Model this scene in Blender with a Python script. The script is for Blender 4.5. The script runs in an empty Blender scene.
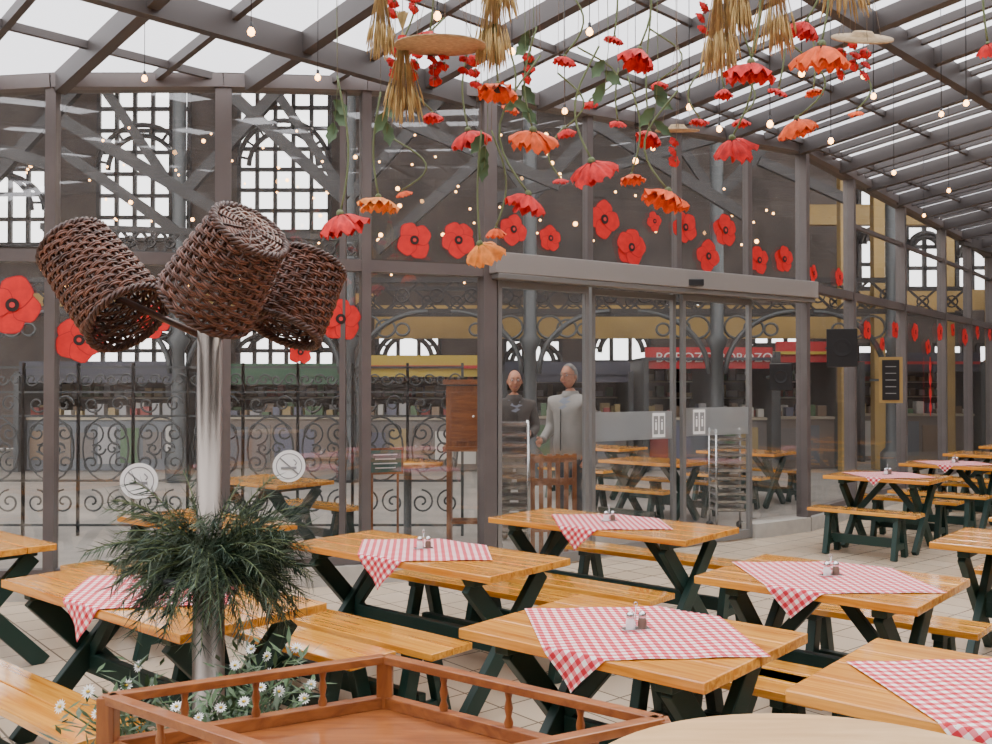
import bpy, math, random
from mathutils import Vector, Matrix, Quaternion
random.seed(7)
F=964.0; HC=1.7; HY=385.0
def P3(px,py,d): return Vector(((px-496)*d/F, d, HC-(py-HY)*d/F))
scene=bpy.context.scene
# ------------------------------------------------------------ materials
def nt(name):
    m=bpy.data.materials.new(name); m.use_nodes=True
    n=m.node_tree; return m,n,n.nodes['Principled BSDF']
def mat(name,col,rough=.5,metal=0,coat=0,emit=None,es=0,var=0,scale=8,bump=0):
    m,n,b=nt(name)
    b.inputs['Base Color'].default_value=(*col,1); b.inputs['Roughness'].default_value=rough
    b.inputs['Metallic'].default_value=metal; b.inputs['Coat Weight'].default_value=coat
    if emit: b.inputs['Emission Color'].default_value=(*emit,1); b.inputs['Emission Strength'].default_value=es
    if var or bump:
        tc=n.nodes.new('ShaderNodeTexCoord'); no=n.nodes.new('ShaderNodeTexNoise'); no.inputs['Scale'].default_value=scale
        no.inputs['Detail'].default_value=6
        n.links.new(tc.outputs['Object'],no.inputs['Vector'])
        if var:
            r=n.nodes.new('ShaderNodeValToRGB'); r.color_ramp.elements[0].position=.3; r.color_ramp.elements[1].position=.7
            r.color_ramp.elements[0].color=(*[c*(1-var) for c in col],1)
            r.color_ramp.elements[1].color=(*[min(1,c*(1+var)) for c in col],1)
            n.links.new(no.outputs['Fac'],r.inputs[0]); n.links.new(r.outputs[0],b.inputs['Base Color'])
        if bump:
            bu=n.nodes.new('ShaderNodeBump'); bu.inputs['Strength'].default_value=bump; bu.inputs['Distance'].default_value=.01
            n.links.new(no.outputs['Fac'],bu.inputs['Height']); n.links.new(bu.outputs[0],b.inputs['Normal'])
    return m
def wood(name,c1,c2,rough=.28,coat=.4,sc=(1.2,22,22)):
    m,n,b=nt(name)
    tc=n.nodes.new('ShaderNodeTexCoord'); mp=n.nodes.new('ShaderNodeMapping'); mp.inputs['Scale'].default_value=sc
    no=n.nodes.new('ShaderNodeTexNoise'); no.inputs['Scale'].default_value=1.6; no.inputs['Detail'].default_value=8; no.inputs['Distortion'].default_value=.8
    r=n.nodes.new('ShaderNodeValToRGB'); r.color_ramp.elements[0].position=.32; r.color_ramp.elements[1].position=.68
    r.color_ramp.elements[0].color=(*c1,1); r.color_ramp.elements[1].color=(*c2,1)
    n.links.new(tc.outputs['Object'],mp.inputs[0]); n.links.new(mp.outputs[0],no.inputs['Vector'])
    n.links.new(no.outputs['Fac'],r.inputs[0]); n.links.new(r.outputs[0],b.inputs['Base Color'])
    bu=n.nodes.new('ShaderNodeBump'); bu.inputs['Strength'].default_value=.12; bu.inputs['Distance'].default_value=.004
    n.links.new(no.outputs['Fac'],bu.inputs['Height']); n.links.new(bu.outputs[0],b.inputs['Normal'])
    b.inputs['Roughness'].default_value=rough; b.inputs['Coat Weight'].default_value=coat; b.inputs['Coat Roughness'].default_value=.08
    return m
def glass(name,refl=.09,tint=(.93,.96,.95),haze=0.0,hazecol=(.8,.8,.8),kind='ShaderNodeBsdfTranslucent'):
    m=bpy.data.materials.new(name); m.use_nodes=True; n=m.node_tree; n.nodes.clear()
    o=n.nodes.new('ShaderNodeOutputMaterial'); t=n.nodes.new('ShaderNodeBsdfTransparent'); t.inputs[0].default_value=(*tint,1)
    g=n.nodes.new('ShaderNodeBsdfGlossy'); g.inputs['Roughness'].default_value=.02
    mx=n.nodes.new('ShaderNodeMixShader'); lw=n.nodes.new('ShaderNodeLayerWeight'); lw.inputs[0].default_value=.25
    mr=n.nodes.new('ShaderNodeMapRange'); mr.inputs[3].default_value=refl; mr.inputs[4].default_value=.55
    n.links.new(lw.outputs['Fresnel'],mr.inputs[0]); n.links.new(mr.outputs[0],mx.inputs[0])
    n.links.new(t.outputs[0],mx.inputs[1]); n.links.new(g.outputs[0],mx.inputs[2])
    last=mx
    if haze:
        d=n.nodes.new(kind); d.inputs[0].default_value=(*hazecol,1)
        m2=n.nodes.new('ShaderNodeMixShader'); m2.inputs[0].default_value=haze
        if kind=='ShaderNodeBsdfDiffuse':   # streaky pale haze put into the pane, softens the view behind
            tc=n.nodes.new('ShaderNodeTexCoord'); mp=n.nodes.new('ShaderNodeMapping'); mp.inputs['Scale'].default_value=(2.5,2.5,.5)
            no=n.nodes.new('ShaderNodeTexNoise'); no.inputs['Scale'].default_value=1.5; no.inputs['Detail'].default_value=5
            r2=n.nodes.new('ShaderNodeMapRange'); r2.inputs[1].default_value=.3; r2.inputs[2].default_value=.75; r2.inputs[3].default_value=haze*.35; r2.inputs[4].default_value=haze*1.8
            n.links.new(tc.outputs['Object'],mp.inputs[0]); n.links.new(mp.outputs[0],no.inputs['Vector']); n.links.new(no.outputs['Fac'],r2.inputs[0]); n.links.new(r2.outputs[0],m2.inputs[0])
        n.links.new(mx.outputs[0],m2.inputs[1]); n.links.new(d.outputs[0],m2.inputs[2]); last=m2
    n.links.new(last.outputs[0],o.inputs[0]); return m
M_frame=mat('frame_metal',(.125,.105,.10),.42,.2,var=.12,scale=3)
M_roofm=mat('roof_metal',(.065,.056,.053),.5,.2)
M_alu=mat('aluminium',(.24,.235,.23),.35,.5)
M_header=mat('door_header_metal',(.28,.26,.245),.4,.2)
M_glass=glass('window_glass',.14,(.88,.89,.89),.035,(.75,.72,.70),'ShaderNodeBsdfDiffuse')
M_roofg=glass('roof_glass',.03,(.93,.95,1),.55,(.88,.91,1))
M_top=wood('varnished_pine',(.50,.16,.012),(.84,.38,.05),.2,.7)
M_bench=wood('varnished_bench',(.54,.19,.016),(.86,.41,.055),.14,1.0)
M_red=wood('red_wood',(.19,.052,.012),(.34,.115,.028),.35,.3,(3,20,20))
M_redb=wood('red_wood_b',(.19,.052,.012),(.34,.115,.028),.35,.3,(18,18,3))
M_light=wood('round_table_wood',(.50,.29,.12),(.66,.42,.20),.35,.2,(2,14,2))
M_green=mat('green_paint',(.004,.028,.020),.5)
M_blackp=mat('black_plastic',(.008,.008,.009),.45)
M_chrome=mat('brushed_steel',(.30,.26,.225),.38,1)
M_wick=mat('dark_wicker',(.115,.040,.021),.4,var=.6,scale=26)
M_wickd=mat('wicker_rim',(.06,.022,.012),.45,var=.4,scale=30)
M_iron=mat('cast_iron',(.055,.06,.062),.5,.3)
M_truss=mat('truss_iron_dark',(.022,.02,.02),.6,.2)
M_string=mat('string',(.25,.22,.18),.8)
M_stem=mat('poppy_stem',(.13,.17,.07),.7)
M_leaf=mat('poppy_leaf',(.07,.12,.05),.7,var=.3)
M_pred=mat('poppy_red',(.60,.010,.010),.75,var=.35,scale=25)
M_por=mat('poppy_orange',(.82,.10,.010),.75,var=.3,scale=25)
M_pye=mat('poppy_yellow_orange',(.84,.24,.03),.75,var=.3,scale=25)
M_pc=mat('poppy_centre',(.02,.012,.01),.8)
M_pcy=mat('poppy_centre_yellow',(.6,.38,.06),.8)
M_dec=mat('sticker_red',(.68,.012,.010),.5,var=.15,scale=12)
M_dec2=mat('sticker_red_dark',(.42,.006,.008),.5)
M_wheat=mat('wheat_straw',(.47,.32,.12),.8,var=.3,scale=20)
M_hat=mat('straw_plait',(.40,.28,.15),.8,var=.25,scale=40,bump=.4)
M_needle=mat('pine_needle',(.022,.050,.028),.6,var=.5,scale=14)
M_needle2=mat('pine_needle_light',(.10,.14,.09),.6,var=.4,scale=14)
M_daisyw=mat('daisy_petal',(.85,.85,.82),.7)
M_daisyc=mat('daisy_centre',(.75,.50,.05),.8)
M_bulb=mat('bulb_glow',(1,.7,.4),.3,emit=(1,.46,.13),es=13)
M_white=mat('white_sticker',(.88,.88,.86),.5)
M_grey=mat('grey_print',(.25,.25,.25),.5)
M_redp=mat('red_print',(.6,.03,.03),.5)
M_frost=glass('frosted_film',.02,(.7,.7,.7),.5,(.75,.77,.78))
M_cap=mat('shaker_cap',(.7,.7,.7),.25,1)
M_salt=mat('salt',(.85,.85,.85),.6)
M_pepper=mat('pepper',(.16,.11,.08),.6)
M_plinth=mat('plinth_stone',(.42,.39,.34),.6,var=.1)
M_brown=mat('hall_wall_brown',(.062,.046,.038),.8,var=.35,scale=1.2)
M_yel=mat('hall_yellow',(.34,.22,.07),.7,var=.2,scale=1)
M_cream=mat('hall_cream',(.36,.31,.23),.7,var=.15,scale=1)
M_ground=mat('outside_ground',(.30,.27,.24),.5,var=.15,scale=2)
M_pot=mat('planter_terracotta',(.16,.10,.07),.8,var=.2)
M_soil=mat('soil',(.03,.02,.015),.9)
M_inwall=mat('rear_wall_panelling',(.06,.045,.035),.7,var=.3,scale=1.5)
M_tile,n,b=nt('floor_tiles')
tc=n.nodes.new('ShaderNodeTexCoord'); mp=n.nodes.new('ShaderNodeMapping'); mp.inputs['Rotation'].default_value=(0,0,math.radians(-40))
br=n.nodes.new('ShaderNodeTexBrick'); br.offset=0; br.inputs['Scale'].default_value=1; br.inputs['Brick Width'].default_value=.3; br.inputs['Row Height'].default_value=.3
br.inputs['Mortar Size'].default_value=.006; br.inputs['Color1'].default_value=(.60,.48,.35,1); br.inputs['Color2'].default_value=(.52,.41,.29,1); br.inputs['Mortar'].default_value=(.18,.14,.10,1)
n.links.new(tc.outputs['Object'],mp.inputs[0]); n.links.new(mp.outputs[0],br.inputs['Vector']); n.links.new(br.outputs[0],b.inputs['Base Color']); b.inputs['Roughness'].default_value=.2
M_ging,n,b=nt('red_gingham')
uv=n.nodes.new('ShaderNodeUVMap'); sp=n.nodes.new('ShaderNodeSeparateXYZ'); n.links.new(uv.outputs[0],sp.inputs[0])
def mth(op,a,bv):
    k=n.nodes.new('ShaderNodeMath'); k.operation=op; n.links.new(a,k.inputs[0])
    if isinstance(bv,(int,float)): k.inputs[1].default_value=bv
    else: n.links.new(bv,k.inputs[1])
    return k.outputs[0]
def stripe(a): return mth('GREATER_THAN',mth('FRACT',mth('DIVIDE',a,.040),0),.5)
s_=mth('MULTIPLY',mth('ADD',stripe(sp.outputs[0]),stripe(sp.outputs[1])),.5)
r=n.nodes.new('ShaderNodeValToRGB'); r.color_ramp.elements[0].color=(.86,.79,.76,1); r.color_ramp.elements[1].color=(.50,.010,.025,1)
e=r.color_ramp.elements.new(.5); e.color=(.74,.17,.20,1)
n.links.new(s_,r.inputs[0]); n.links.new(r.outputs[0],b.inputs['Base Color']); b.inputs['Roughness'].default_value=.85
# ------------------------------------------------------------ mesh builder
Z=Vector((0,0,1))
class MB:
    def __init__(s): s.v=[];s.f=[];s.mi=[];s.sm=[];s.mats=[];s.uv=[];s.hasuv=False
    def add(s,vs,fs,m,smooth=False,uvs=None):
        if m not in s.mats: s.mats.append(m)
        k=s.mats.index(m); o=len(s.v)
        s.v.extend([tuple(x) for x in vs])
        s.uv.extend(uvs if uvs else [(0,0)]*len(vs))
        if uvs: s.hasuv=True
        for f in fs: s.f.append(tuple(i+o for i in f)); s.mi.append(k); s.sm.append(smooth)
    def box(s,c,sz,m,R=None):
        c=Vector(c); vs=[]
        for dx in(-.5,.5):
            for dy in(-.5,.5):
                for dz in(-.5,.5):
                    p=Vector((dx*sz[0],dy*sz[1],dz*sz[2]))
                    if R: p=R@p
                    vs.append(c+p)
        s.add(vs,[(0,1,3,2),(4,6,7,5),(0,4,5,1),(2,3,7,6),(0,2,6,4),(1,5,7,3)],m)
    def beam(s,a,b,w,h,m,up=Z):
        a=Vector(a);b=Vector(b);d=(b-a); L=d.length
        if L<1e-6: return
        d/=L; side=d.cross(up)
        if side.length<1e-3: side=d.cross(Vector((1,0,0)))
        side.normalize(); u=side.cross(d)
        R=Matrix((d,side,u)).transposed()
        s.box((a+b)/2,(L,w,h),m,R)
    def tube(s,pts,r,m,n=6,smooth=True,caps=True,closed=False):
        pts=[Vector(p) for p in pts]; N=len(pts)
        rs=r if isinstance(r,(list,tuple)) else [r]*N
        vs=[];nrm=None
        for i in range(N):
            if closed: t=pts[(i+1)%N]-pts[i-1]
            else: t=pts[min(i+1,N-1)]-pts[max(i-1,0)]
            if t.length<1e-9: t=Vector((0,0,1))
            t.normalize()
            if nrm is None:
                nrm=t.cross(Vector((.3,.5,.81)))
                if nrm.length<.05: nrm=t.cross(Vector((1,0,0)))
            else: nrm=nrm-t*nrm.dot(t)
            nrm.normalize(); bn=t.cross(nrm)
            for k in range(n):
                a=2*math.pi*k/n; vs.append(pts[i]+(nrm*math.cos(a)+bn*math.sin(a))*rs[i])
        fs=[]
        for i in range(N if closed else N-1):
            j=(i+1)%N
            for k in range(n): fs.append((i*n+k,i*n+(k+1)%n,j*n+(k+1)%n,j*n+k))
        if caps and not closed:
            fs.append(tuple(range(n-1,-1,-1))); fs.append(tuple((N-1)*n+k for k in range(n)))
        s.add(vs,fs,m,smooth)
    def lathe(s,prof,c,m,n=24,R=None,smooth=True):
        c=Vector(c);vs=[]
        for (r,z) in prof:
            for k in range(n):
                a=2*math.pi*k/n; p=Vector((r*math.cos(a),r*math.sin(a),z))
                if R: p=R@p
                vs.append(c+p)
        fs=[]
        for i in range(len(prof)-1):
            for k in range(n): fs.append((i*n+k,i*n+(k+1)%n,(i+1)*n+(k+1)%n,(i+1)*n+k))
        s.add(vs,fs,m,smooth)
    def sphere(s,c,r,m,n=10,sc=(1,1,1),R=None):
        c=Vector(c);vs=[];k=n//2+1
        for i in range(k+1):
            th=math.pi*i/k
            for j in range(n):
                a=2*math.pi*j/n; p=Vector((r*sc[0]*math.sin(th)*math.cos(a),r*sc[1]*math.sin(th)*math.sin(a),r*sc[2]*math.cos(th)))
                if R: p=R@p
                vs.append(c+p)
        fs=[(i*n+j,(i+1)*n+j,(i+1)*n+(j+1)%n,i*n+(j+1)%n) for i in range(k) for j in range(n)]
        s.add(vs,fs,m,True)
    def obj(s,name,loc=(0,0,0),rot=(0,0,0),parent=None,bevel=0):
        me=bpy.data.meshes.new(name); me.from_pydata(s.v,[],s.f)
        for m in s.mats: me.materials.append(m)
        for i,p in enumerate(me.polygons): p.material_index=s.mi[i]; p.use_smooth=s.sm[i]
        if s.hasuv:
            l=me.uv_layers.new(name='UVMap')
            for i,lp in enumerate(me.loops): l.data[i].uv=s.uv[lp.vertex_index]
        me.update()
        o=bpy.data.objects.new(name,me); scene.collection.objects.link(o); o.location=loc; o.rotation_euler=rot
        if parent: o.parent=parent
        if bevel:
            bm=o.modifiers.new('bevel','BEVEL'); bm.width=bevel; bm.segments=2; bm.limit_method='ANGLE'
        return o
def empty(name,loc=(0,0,0),rot=(0,0,0)):
    o=bpy.data.objects.new(name,None); scene.collection.objects.link(o); o.location=loc; o.rotation_euler=rot; o.empty_display_size=.1; return o
def inst(o,name,loc,rot=(0,0,0),parent=None):
    c=bpy.data.objects.new(name,o.data); scene.collection.objects.link(c); c.location=loc; c.rotation_euler=rot
    for m in o.modifiers:
        if m.type=='BEVEL':
            k=c.modifiers.new('bevel','BEVEL'); k.width=m.width;k.segments=m.segments;k.limit_method='ANGLE'
    if parent: c.parent=parent
    return c
# ------------------------------------------------------------ shell
def rz(x,y): return 4.45+.14*((x-y)/1.41421+5.8)
W=[(-9.5,7.1),(-8,7.25),(-6.6,7.4),(-5.1,7.55),(-3.55,7.7),(-2.27,8.0),(-1.135,8.35),(-.08,8.75)]
D0=Vector((-.08,8.75)); D1=Vector((3.6,11.3))
def onray(px,A,B):
    r=(px-496)/F; d=B-A
    t=(r*A.y-A.x)/(d.x-r*d.y); return A+d*t,t
DP=[tuple(onray(px,D0,D1)[0]) for px in (588,677,748)]
W+=DP+[(3.6,11.3),(4.63,12.6),(6.06,14.4),(7.5,16.2),(8.62,17.6),(9.84,19.2),(12.4,22.6),(15,26)]
W=[Vector(w) for w in W]
iD0=7; iD1=11
def trz(i): return 2.73 if i<iD0 else (2.72 if i<=iD1 else 2.88)
def wally(x):
    for a,b in zip(W,W[1:]):
        if a.x<=x<=b.x: return a.y+(b.y-a.y)*(x-a.x)/(b.x-a.x)
    return W[0].y if x<W[0].x else 99
mb=MB()
for i,w in enumerate(W):
    t=(W[min(i+1,len(W)-1)]-W[max(i-1,0)]).normalized(); t3=Vector((t.x,t.y,0))
    big=i in(5,7)
    ww=.13 if big else .08
    if i in (8,9,10): mb.beam((w.x,w.y,2.9),(w.x,w.y,rz(*w)),.08,.07,M_frame,up=t3)
    else: mb.beam((w.x,w.y,0),(w.x,w.y,rz(*w)),.14,ww,M_frame,up=t3)
for i in range(len(W)-1):
    a,b=W[i],W[i+1]
    mb.beam((a.x,a.y,rz(*a)-.03),(b.x,b.y,rz(*b)-.03),.18,.11,M_frame)
    if not(iD0<=i<iD1):
        z=trz(i) if i<iD0 else 2.86
        mb.beam((a.x,a.y,z),(b.x,b.y,z),.12,.10,M_frame)
        mb.beam((a.x,a.y,.2),(b.x,b.y,.2),.10,.07,M_frame)
    if i>iD1: mb.beam((a.x,a.y,3.9-.1),(b.x,b.y,3.8),.06,.05,M_frame)
q=W[6]+(W[5]-W[6])*.16; mb.beam((q.x,q.y,0),(q.x,q.y,rz(*q)),.08,.05,M_frame)
wall=mb.obj('wall_back')
mb=MB()
for i in range(len(W)-1):
    if iD0<=i<iD1-1: continue
    a,b=W[i],W[i+1]; mb.beam((a.x,a.y,.08),(b.x,b.y,.08),.2,.16,M_plinth)
mb.obj('baseboard_back')
k=1
for i in range(len(W)-1):
    a,b=W[i],W[i+1]
    m=MB()
    def pane(z0,z1a,z1b):
        m.add([(a.x,a.y,z0),(b.x,b.y,z0),(b.x,b.y,z1b),(a.x,a.y,z1a)],[(0,1,2,3)],M_glass)
    if not(iD0<=i<iD1-1): pane(.2,trz(i),trz(i))
    pane(2.8,rz(*a)-.05,rz(*b)-.05)
    m.obj('window_%d'%k); k+=1
dn=Vector((D1.y-D0.y,-(D1.x-D0.x))).normalized()
m=MB(); o=dn*.10
m.beam((D0.x+o.x-.03,D0.y+o.y,2.80),(D1.x+o.x+.02,D1.y+o.y,2.80),.20,.19,M_header)
m.beam((D0.x+o.x,D0.y+o.y,2.68),(D1.x+o.x,D1.y+o.y,2.68),.16,.05,M_alu)
pc=D0+(D1-D0)*.55+dn*.22
m.box((pc.x,pc.y,2.76),(.16,.06,.07),M_blackp)
m.obj('trim_1',bevel=.008)
def door(name,pa,pb,off,sticker=None):
    A,_=onray(pa,D0,D1); B,_=onray(pb,D0,D1); A=A+dn*off; B=B+dn*off
    m=MB(); w=.05
    for p in(A,B): m.beam((p.x,p.y,.02),(p.x,p.y,2.66),w,.045,M_alu,up=Vector((B.x-A.x,B.y-A.y,0)))
    m.beam((A.x,A.y,.06),(B.x,B.y,.06),.05,.09,M_alu); m.beam((A.x,A.y,2.62),(B.x,B.y,2.62),.05,.06,M_alu)
    m.add([(A.x,A.y,.1),(B.x,B.y,.1),(B.x,B.y,2.6),(A.x,A.y,2.6)],[(0,1,2,3)],M_glass)
    if sticker:
        f=dn*.012
        C=A+(B-A)*.02+f; E=A+(B-A)*.98+f
        z0,z1=sticker
        m.add([(C.x,C.y,z0),(E.x,E.y,z0),(E.x,E.y,z1),(C.x,C.y,z1)],[(0,1,2,3)],M_frost)
        g=dn*.016
        t=(B-A).normalized()
        c=A+(B-A)*(.80 if pa<670 else .22)+g
        def q(x0,x1,y0,y1,mm,e=0):
            p0=c+t*x0+dn*e;p1=c+t*x1+dn*e
            m.add([(p0.x,p0.y,y0),(p1.x,p1.y,y0),(p1.x,p1.y,y1),(p0.x,p0.y,y1)],[(0,1,2,3)],mm)
        q(-.09,.09,z0+.02,z1-.02,M_white)
        q(-.075,-.01,z0+.05,z1-.05,M_grey,.002); q(.01,.075,z0+.05,z1-.05,M_grey,.002)
        zc=(z0+z1)/2
        q(-.055,-.03,zc-.05,zc+.03,M_white,.004); q(.03,.055,zc-.05,zc+.03,M_white,.004)
        q(-.05,-.035,zc+.04,zc+.06,M_white,.004); q(.035,.05,zc+.04,zc+.06,M_white,.004)
    m.obj(name)
door('door_1',496,583,.04)
door('door_2',594,675,-.03,(1.14,1.43))
door('door_3',680,746,.04,(1.16,1.46))
m=MB(); vs=[(w.x,w.y,0) for w in W]+[(15,-4,0),(-9.5,-4,0)]
m.add(vs,[tuple(range(len(vs)-1,-1,-1))],M_tile); m.obj('floor')
m=MB(); m.add([(-45,-6,-.012),(50,-6,-.012),(50,60,-.012),(-45,60,-.012)],[(0,1,2,3)],M_ground); m.obj('ground')
def swall(name,a,b,off):
    m=MB(); ox,oy=off; vs=[]
    for (x,y) in (a,b):
        for dx,dy in((0,0),(ox,oy)):
            vs+= [(x+dx,y+dy,0),(x+dx,y+dy,rz(x,y)+.10)]
    m.add(vs,[(0,1,5,4),(2,3,7,6),(0,1,3,2),(4,5,7,6),(1,3,7,5),(0,2,6,4)],M_inwall); m.obj(name)
swall('wall_front',(-9.5,-4.02),(15,-4.02),(0,-.15)); swall('wall_left',(-9.52,-4),(-9.52,7.1),(-.15,0)); swall('wall_right',(15.02,-4),(15.02,26),(.15,0))
# ceiling
m=MB(); vs=[(w.x,w.y,rz(*w)+.06) for w in W]+[(15,-4,rz(15,-4)+.06),(-9.5,-4,rz(-9.5,-4)+.06)]
m.add(vs,[tuple(range(len(vs)))],M_roofg)
def inside(x,y): return -9.4<x<14.9 and -3.9<y<wally(x)
R2=math.sqrt(.5)
def run(fix,w,h,zo,cond=None):
    st=.1; t=-20; start=None
    while t<40:
        x,y=fix(t)
        if inside(x,y) and (cond is None or cond(x,y)):
            if start is None: start=(x,y)
            last=(x,y)
        elif start is not None:
            if (Vector(start)-Vector(last)).length>.2:
                m.beam((start[0],start[1],rz(*start)+zo),(last[0],last[1],rz(*last)+zo),w,h,M_roofm)
            start=None
        t+=st
q=-2.0; i=0
while q<28:
    big=(i%2==0)
    run(lambda t:((q+t)*R2,(q-t)*R2),.09 if big else .05,.16 if big else .08,-.05 if big else 0)
    run(lambda t:((q+.31+t)*R2,(q+.31-t)*R2),.05,.05,.01,lambda x,y:(x+y)*R2>7.5)
    q+=.62; i+=1
p=-12.0;i=0
while p<10:
    big=(i%3==0)
    run(lambda t:((p+t)*R2,(t-p)*R2),.09 if big else .04,.2 if big else .06,-.07 if big else 0)
    p+=.95; i+=1
m.obj('ceiling')
# ------------------------------------------------------------ furniture
ANG=math.atan2(-.65,.76); U=Vector((.76,-.65,0)); V=Vector((.65,.76,0))
def make_table(L,Wd):
    m=MB(); n=4; pw=Wd/n
    for i in range(n):
        m.box((0,-Wd/2+pw*(i+.5),.73),(L,pw-.004,.04),M_top)
    for sx in(-1,1):
        x=sx*(L/2-.18)
        m.box((x,0,.69),(.07,Wd-.1,.045),M_green)
        for s in(-1,1):
            m.beam((x+s*.024,-s*.36,.0),(x+s*.024,s*.27,.67),.045,.10,M_green)
    m.beam((-L/2+.18,0,.31),(L/2-.18,0,.31),.045,.1,M_green)
    for s in(-1,1):
        m.beam((s*(L/2-.2),0,.33),(s*(L/2-.5),0,.68),.04,.06,M_green)
    return m.obj('picnic_table',bevel=.005)
def make_bench(L):
    m=MB()
    for s in(-1,1): m.box((0,s*.072,.435),(L,.138,.035),M_bench)
    for sx in(-1,1):
        x=sx*(L/2-.2)
        m.box((x,0,.4),(.06,.24,.04),M_green)
        for s in(-1,1): m.beam((x,s*.16,0),(x,s*.06,.39),.05,.08,M_green)
        m.box((x,0,.12),(.04,.26,.06),M_green)
    m.beam((-L/2+.2,0,.15),(L/2-.2,0,.15),.05,.09,M_green)
    return m.obj('wooden_bench',bevel=.004)
def make_cloth(Wd,c,tw):
    m=MB(); N=36; vs=[];uvs=[]
    for i in range(N+1):
        for j in range(N+1):
            s=(i/N-.5)*c; t=(j/N-.5)*c
            a=s*math.cos(tw)-t*math.sin(tw); b=s*math.sin(tw)+t*math.cos(tw)
            z=.7535; h=Wd/2+.004
            if abs(b)>h:
                e=abs(b)-h; sg=1 if b>0 else -1
                z-=e; b=sg*(h+.004+.012*math.sin(a*30)*min(1,e*8)+e*.06)
            else: z+=.0015*math.sin(a*22+b*13)+.0015
            vs.append((a,b,z)); uvs.append((s+5,t+5))
    fs=[(i*(N+1)+j,(i+1)*(N+1)+j,(i+1)*(N+1)+j+1,i*(N+1)+j+1) for i in range(N) for j in range(N)]
    m.add(vs,fs,M_ging,True,uvs); o=m.obj('gingham_tablecloth'); return o
def make_shakers():
    m=MB()
    for dx,mm in((-.022,M_salt),(.026,M_pepper)):
        m.lathe([(0,0),(.017,0),(.018,.03),(.014,.045)],(dx,0,0),mm,14)
        m.lathe([(.0145,.045),(.016,.048),(.015,.062),(.008,.07),(0,.071)],(dx,0,0),M_cap,14)
    m.tube([(0,0,.0),(0,0,.09)],.002,M_cap,6)
    m.box((0,0,.003),(.11,.05,.005),M_cap)
    m.tube([(.008*math.cos(a/8*math.pi*2),0,.098+.008*math.sin(a/8*math.pi*2)) for a in range(8)],.002,M_cap,5,closed=True)
    return m.obj('salt_and_pepper_set')
tcache={}
def table_set(left,L=1.55,Wd=.7,cloth=True,b1=True,b2=True,tw=45,shift=0,cs=.74,csx=0):
    l=Vector((left[0],left[1],0)); c=l+U*L/2+V*Wd/2
    key=('t',L,Wd)
    if key not in tcache: o=make_table(L,Wd); tcache[key]=o; o.location=c; o.rotation_euler=(0,0,ANG)
    else: inst(tcache[key],'picnic_table',c,(0,0,ANG))
    for fl,s in((b1,-1),(b2,1)):
        if not fl: continue
        bc=c+V*s*(Wd/2+.27)
        kb=('b',L)
        if kb not in tcache: o=make_bench(L); tcache[kb]=o; o.location=bc;o.rotation_euler=(0,0,ANG)
        else: inst(tcache[kb],'wooden_bench',bc,(0,0,ANG))
    if cloth:
        kc=('c',Wd,tw,cs); cl=c+U*csx
        if kc not in tcache: o=make_cloth(Wd,cs,math.radians(tw)); tcache[kc]=o; o.location=cl;o.rotation_euler=(0,0,ANG)
        else: inst(tcache[kc],'gingham_tablecloth',cl,(0,0,ANG))
        sl=(cl.x,cl.y,.757)
        if 's' not in tcache: o=make_shakers(); tcache['s']=o; o.location=sl;o.rotation_euler=(0,0,.2)
        else: inst(tcache['s'],'salt_and_pepper_set',sl,(0,0,.2))
table_set((-.149,3.78),1.07,.82,cs=.78,csx=.02)
table_set((-.058,6.94),1.6,.72,tw=42)
table_set((-1.246,5.83),1.6,.68,tw=45)
table_set((.985,4.82),1.07,.82,cs=.78,tw=42)
table_set((-2.42,4.72),1.6,.72,tw=50,b2=True)
table_set((2.16,3.82),1.5,.82,cs=.78,csx=-.15)
table_set((.90,3.02),1.5,.82,cs=.78,b1=False,csx=-.16)
table_set((2.62,5.85),1.4,.8,cloth=False,b1=False)
table_set((3.45,10.2),1.07,.82,cs=.7)
table_set((-2.75,7.0),1.3,.62,cloth=False,b2=False)
table_set((-4.3,6.3),1.6,.7,cloth=False,b2=False)
table_set((4.9,11.75),1.07,.8,cloth=True,cs=.7)
table_set((6.2,13.4),1.07,.8,cloth=False)
table_set((7.5,15.0),1.07,.8,cloth=False)
table_set((4.9,9.4),1.3,.8,cloth=False)
table_set((6.3,11.3),1.3,.8,cloth=True,cs=.7)
table_set((7.6,13.0),1.3,.8,cloth=False)
table_set((8.8,14.7),1.3,.8,cloth=True,cs=.7)
table_set((4.2,7.9),1.3,.8,cloth=False)
table_set((-2.9,9.8),1.1,.7,cloth=False,b1=False)
table_set((1.3,12.3),1.2,.8,cloth=False)
table_set((2.9,14.0),1.2,.8,cloth=False)
table_set((.9,15.0),1.2,.8,cloth=False,b2=False)
# ------------------------------------------------------------ serving cart foreground
O=Vector((-.29,2.53));Lc=Vector((-.885,2.21));Rc=Vector((.35,2.06));Nn=Lc+Rc-O
m=MB()
cs_=[O,Lc,Nn,Rc]
vs=[(p.x,p.y,.86) for p in cs_]+[(p.x,p.y,.82) for p in cs_]
m.add(vs,[(0,1,2,3),(7,6,5,4),(0,4,5,1),(1,5,6,2),(2,6,7,3),(3,7,4,0)],M_red)
for i in range(4):
    a=cs_[i];b=cs_[(i+1)%4]
    m.beam((a.x,a.y,.985),(b.x,b.y,.985),.032,.02,M_red)
    m.beam((a.x,a.y,.70),(b.x,b.y,.70),.03,.30,M_red)
    m.beam((a.x,a.y,.875),(b.x,b.y,.875),.03,.03,M_red)
    for t in(.25,.5,.75):
        p=a+(b-a)*t
        m.lathe([(.008,.88),(.012,.90),(.007,.915),(.011,.935),(.007,.955),(.011,.975)],(p.x,p.y,0),M_redb,10)
    m.box((a.x,a.y,.495),(.04,.04,.99),M_redb)
m.obj('wooden_serving_cart',bevel=.004)
m=MB()
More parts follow.
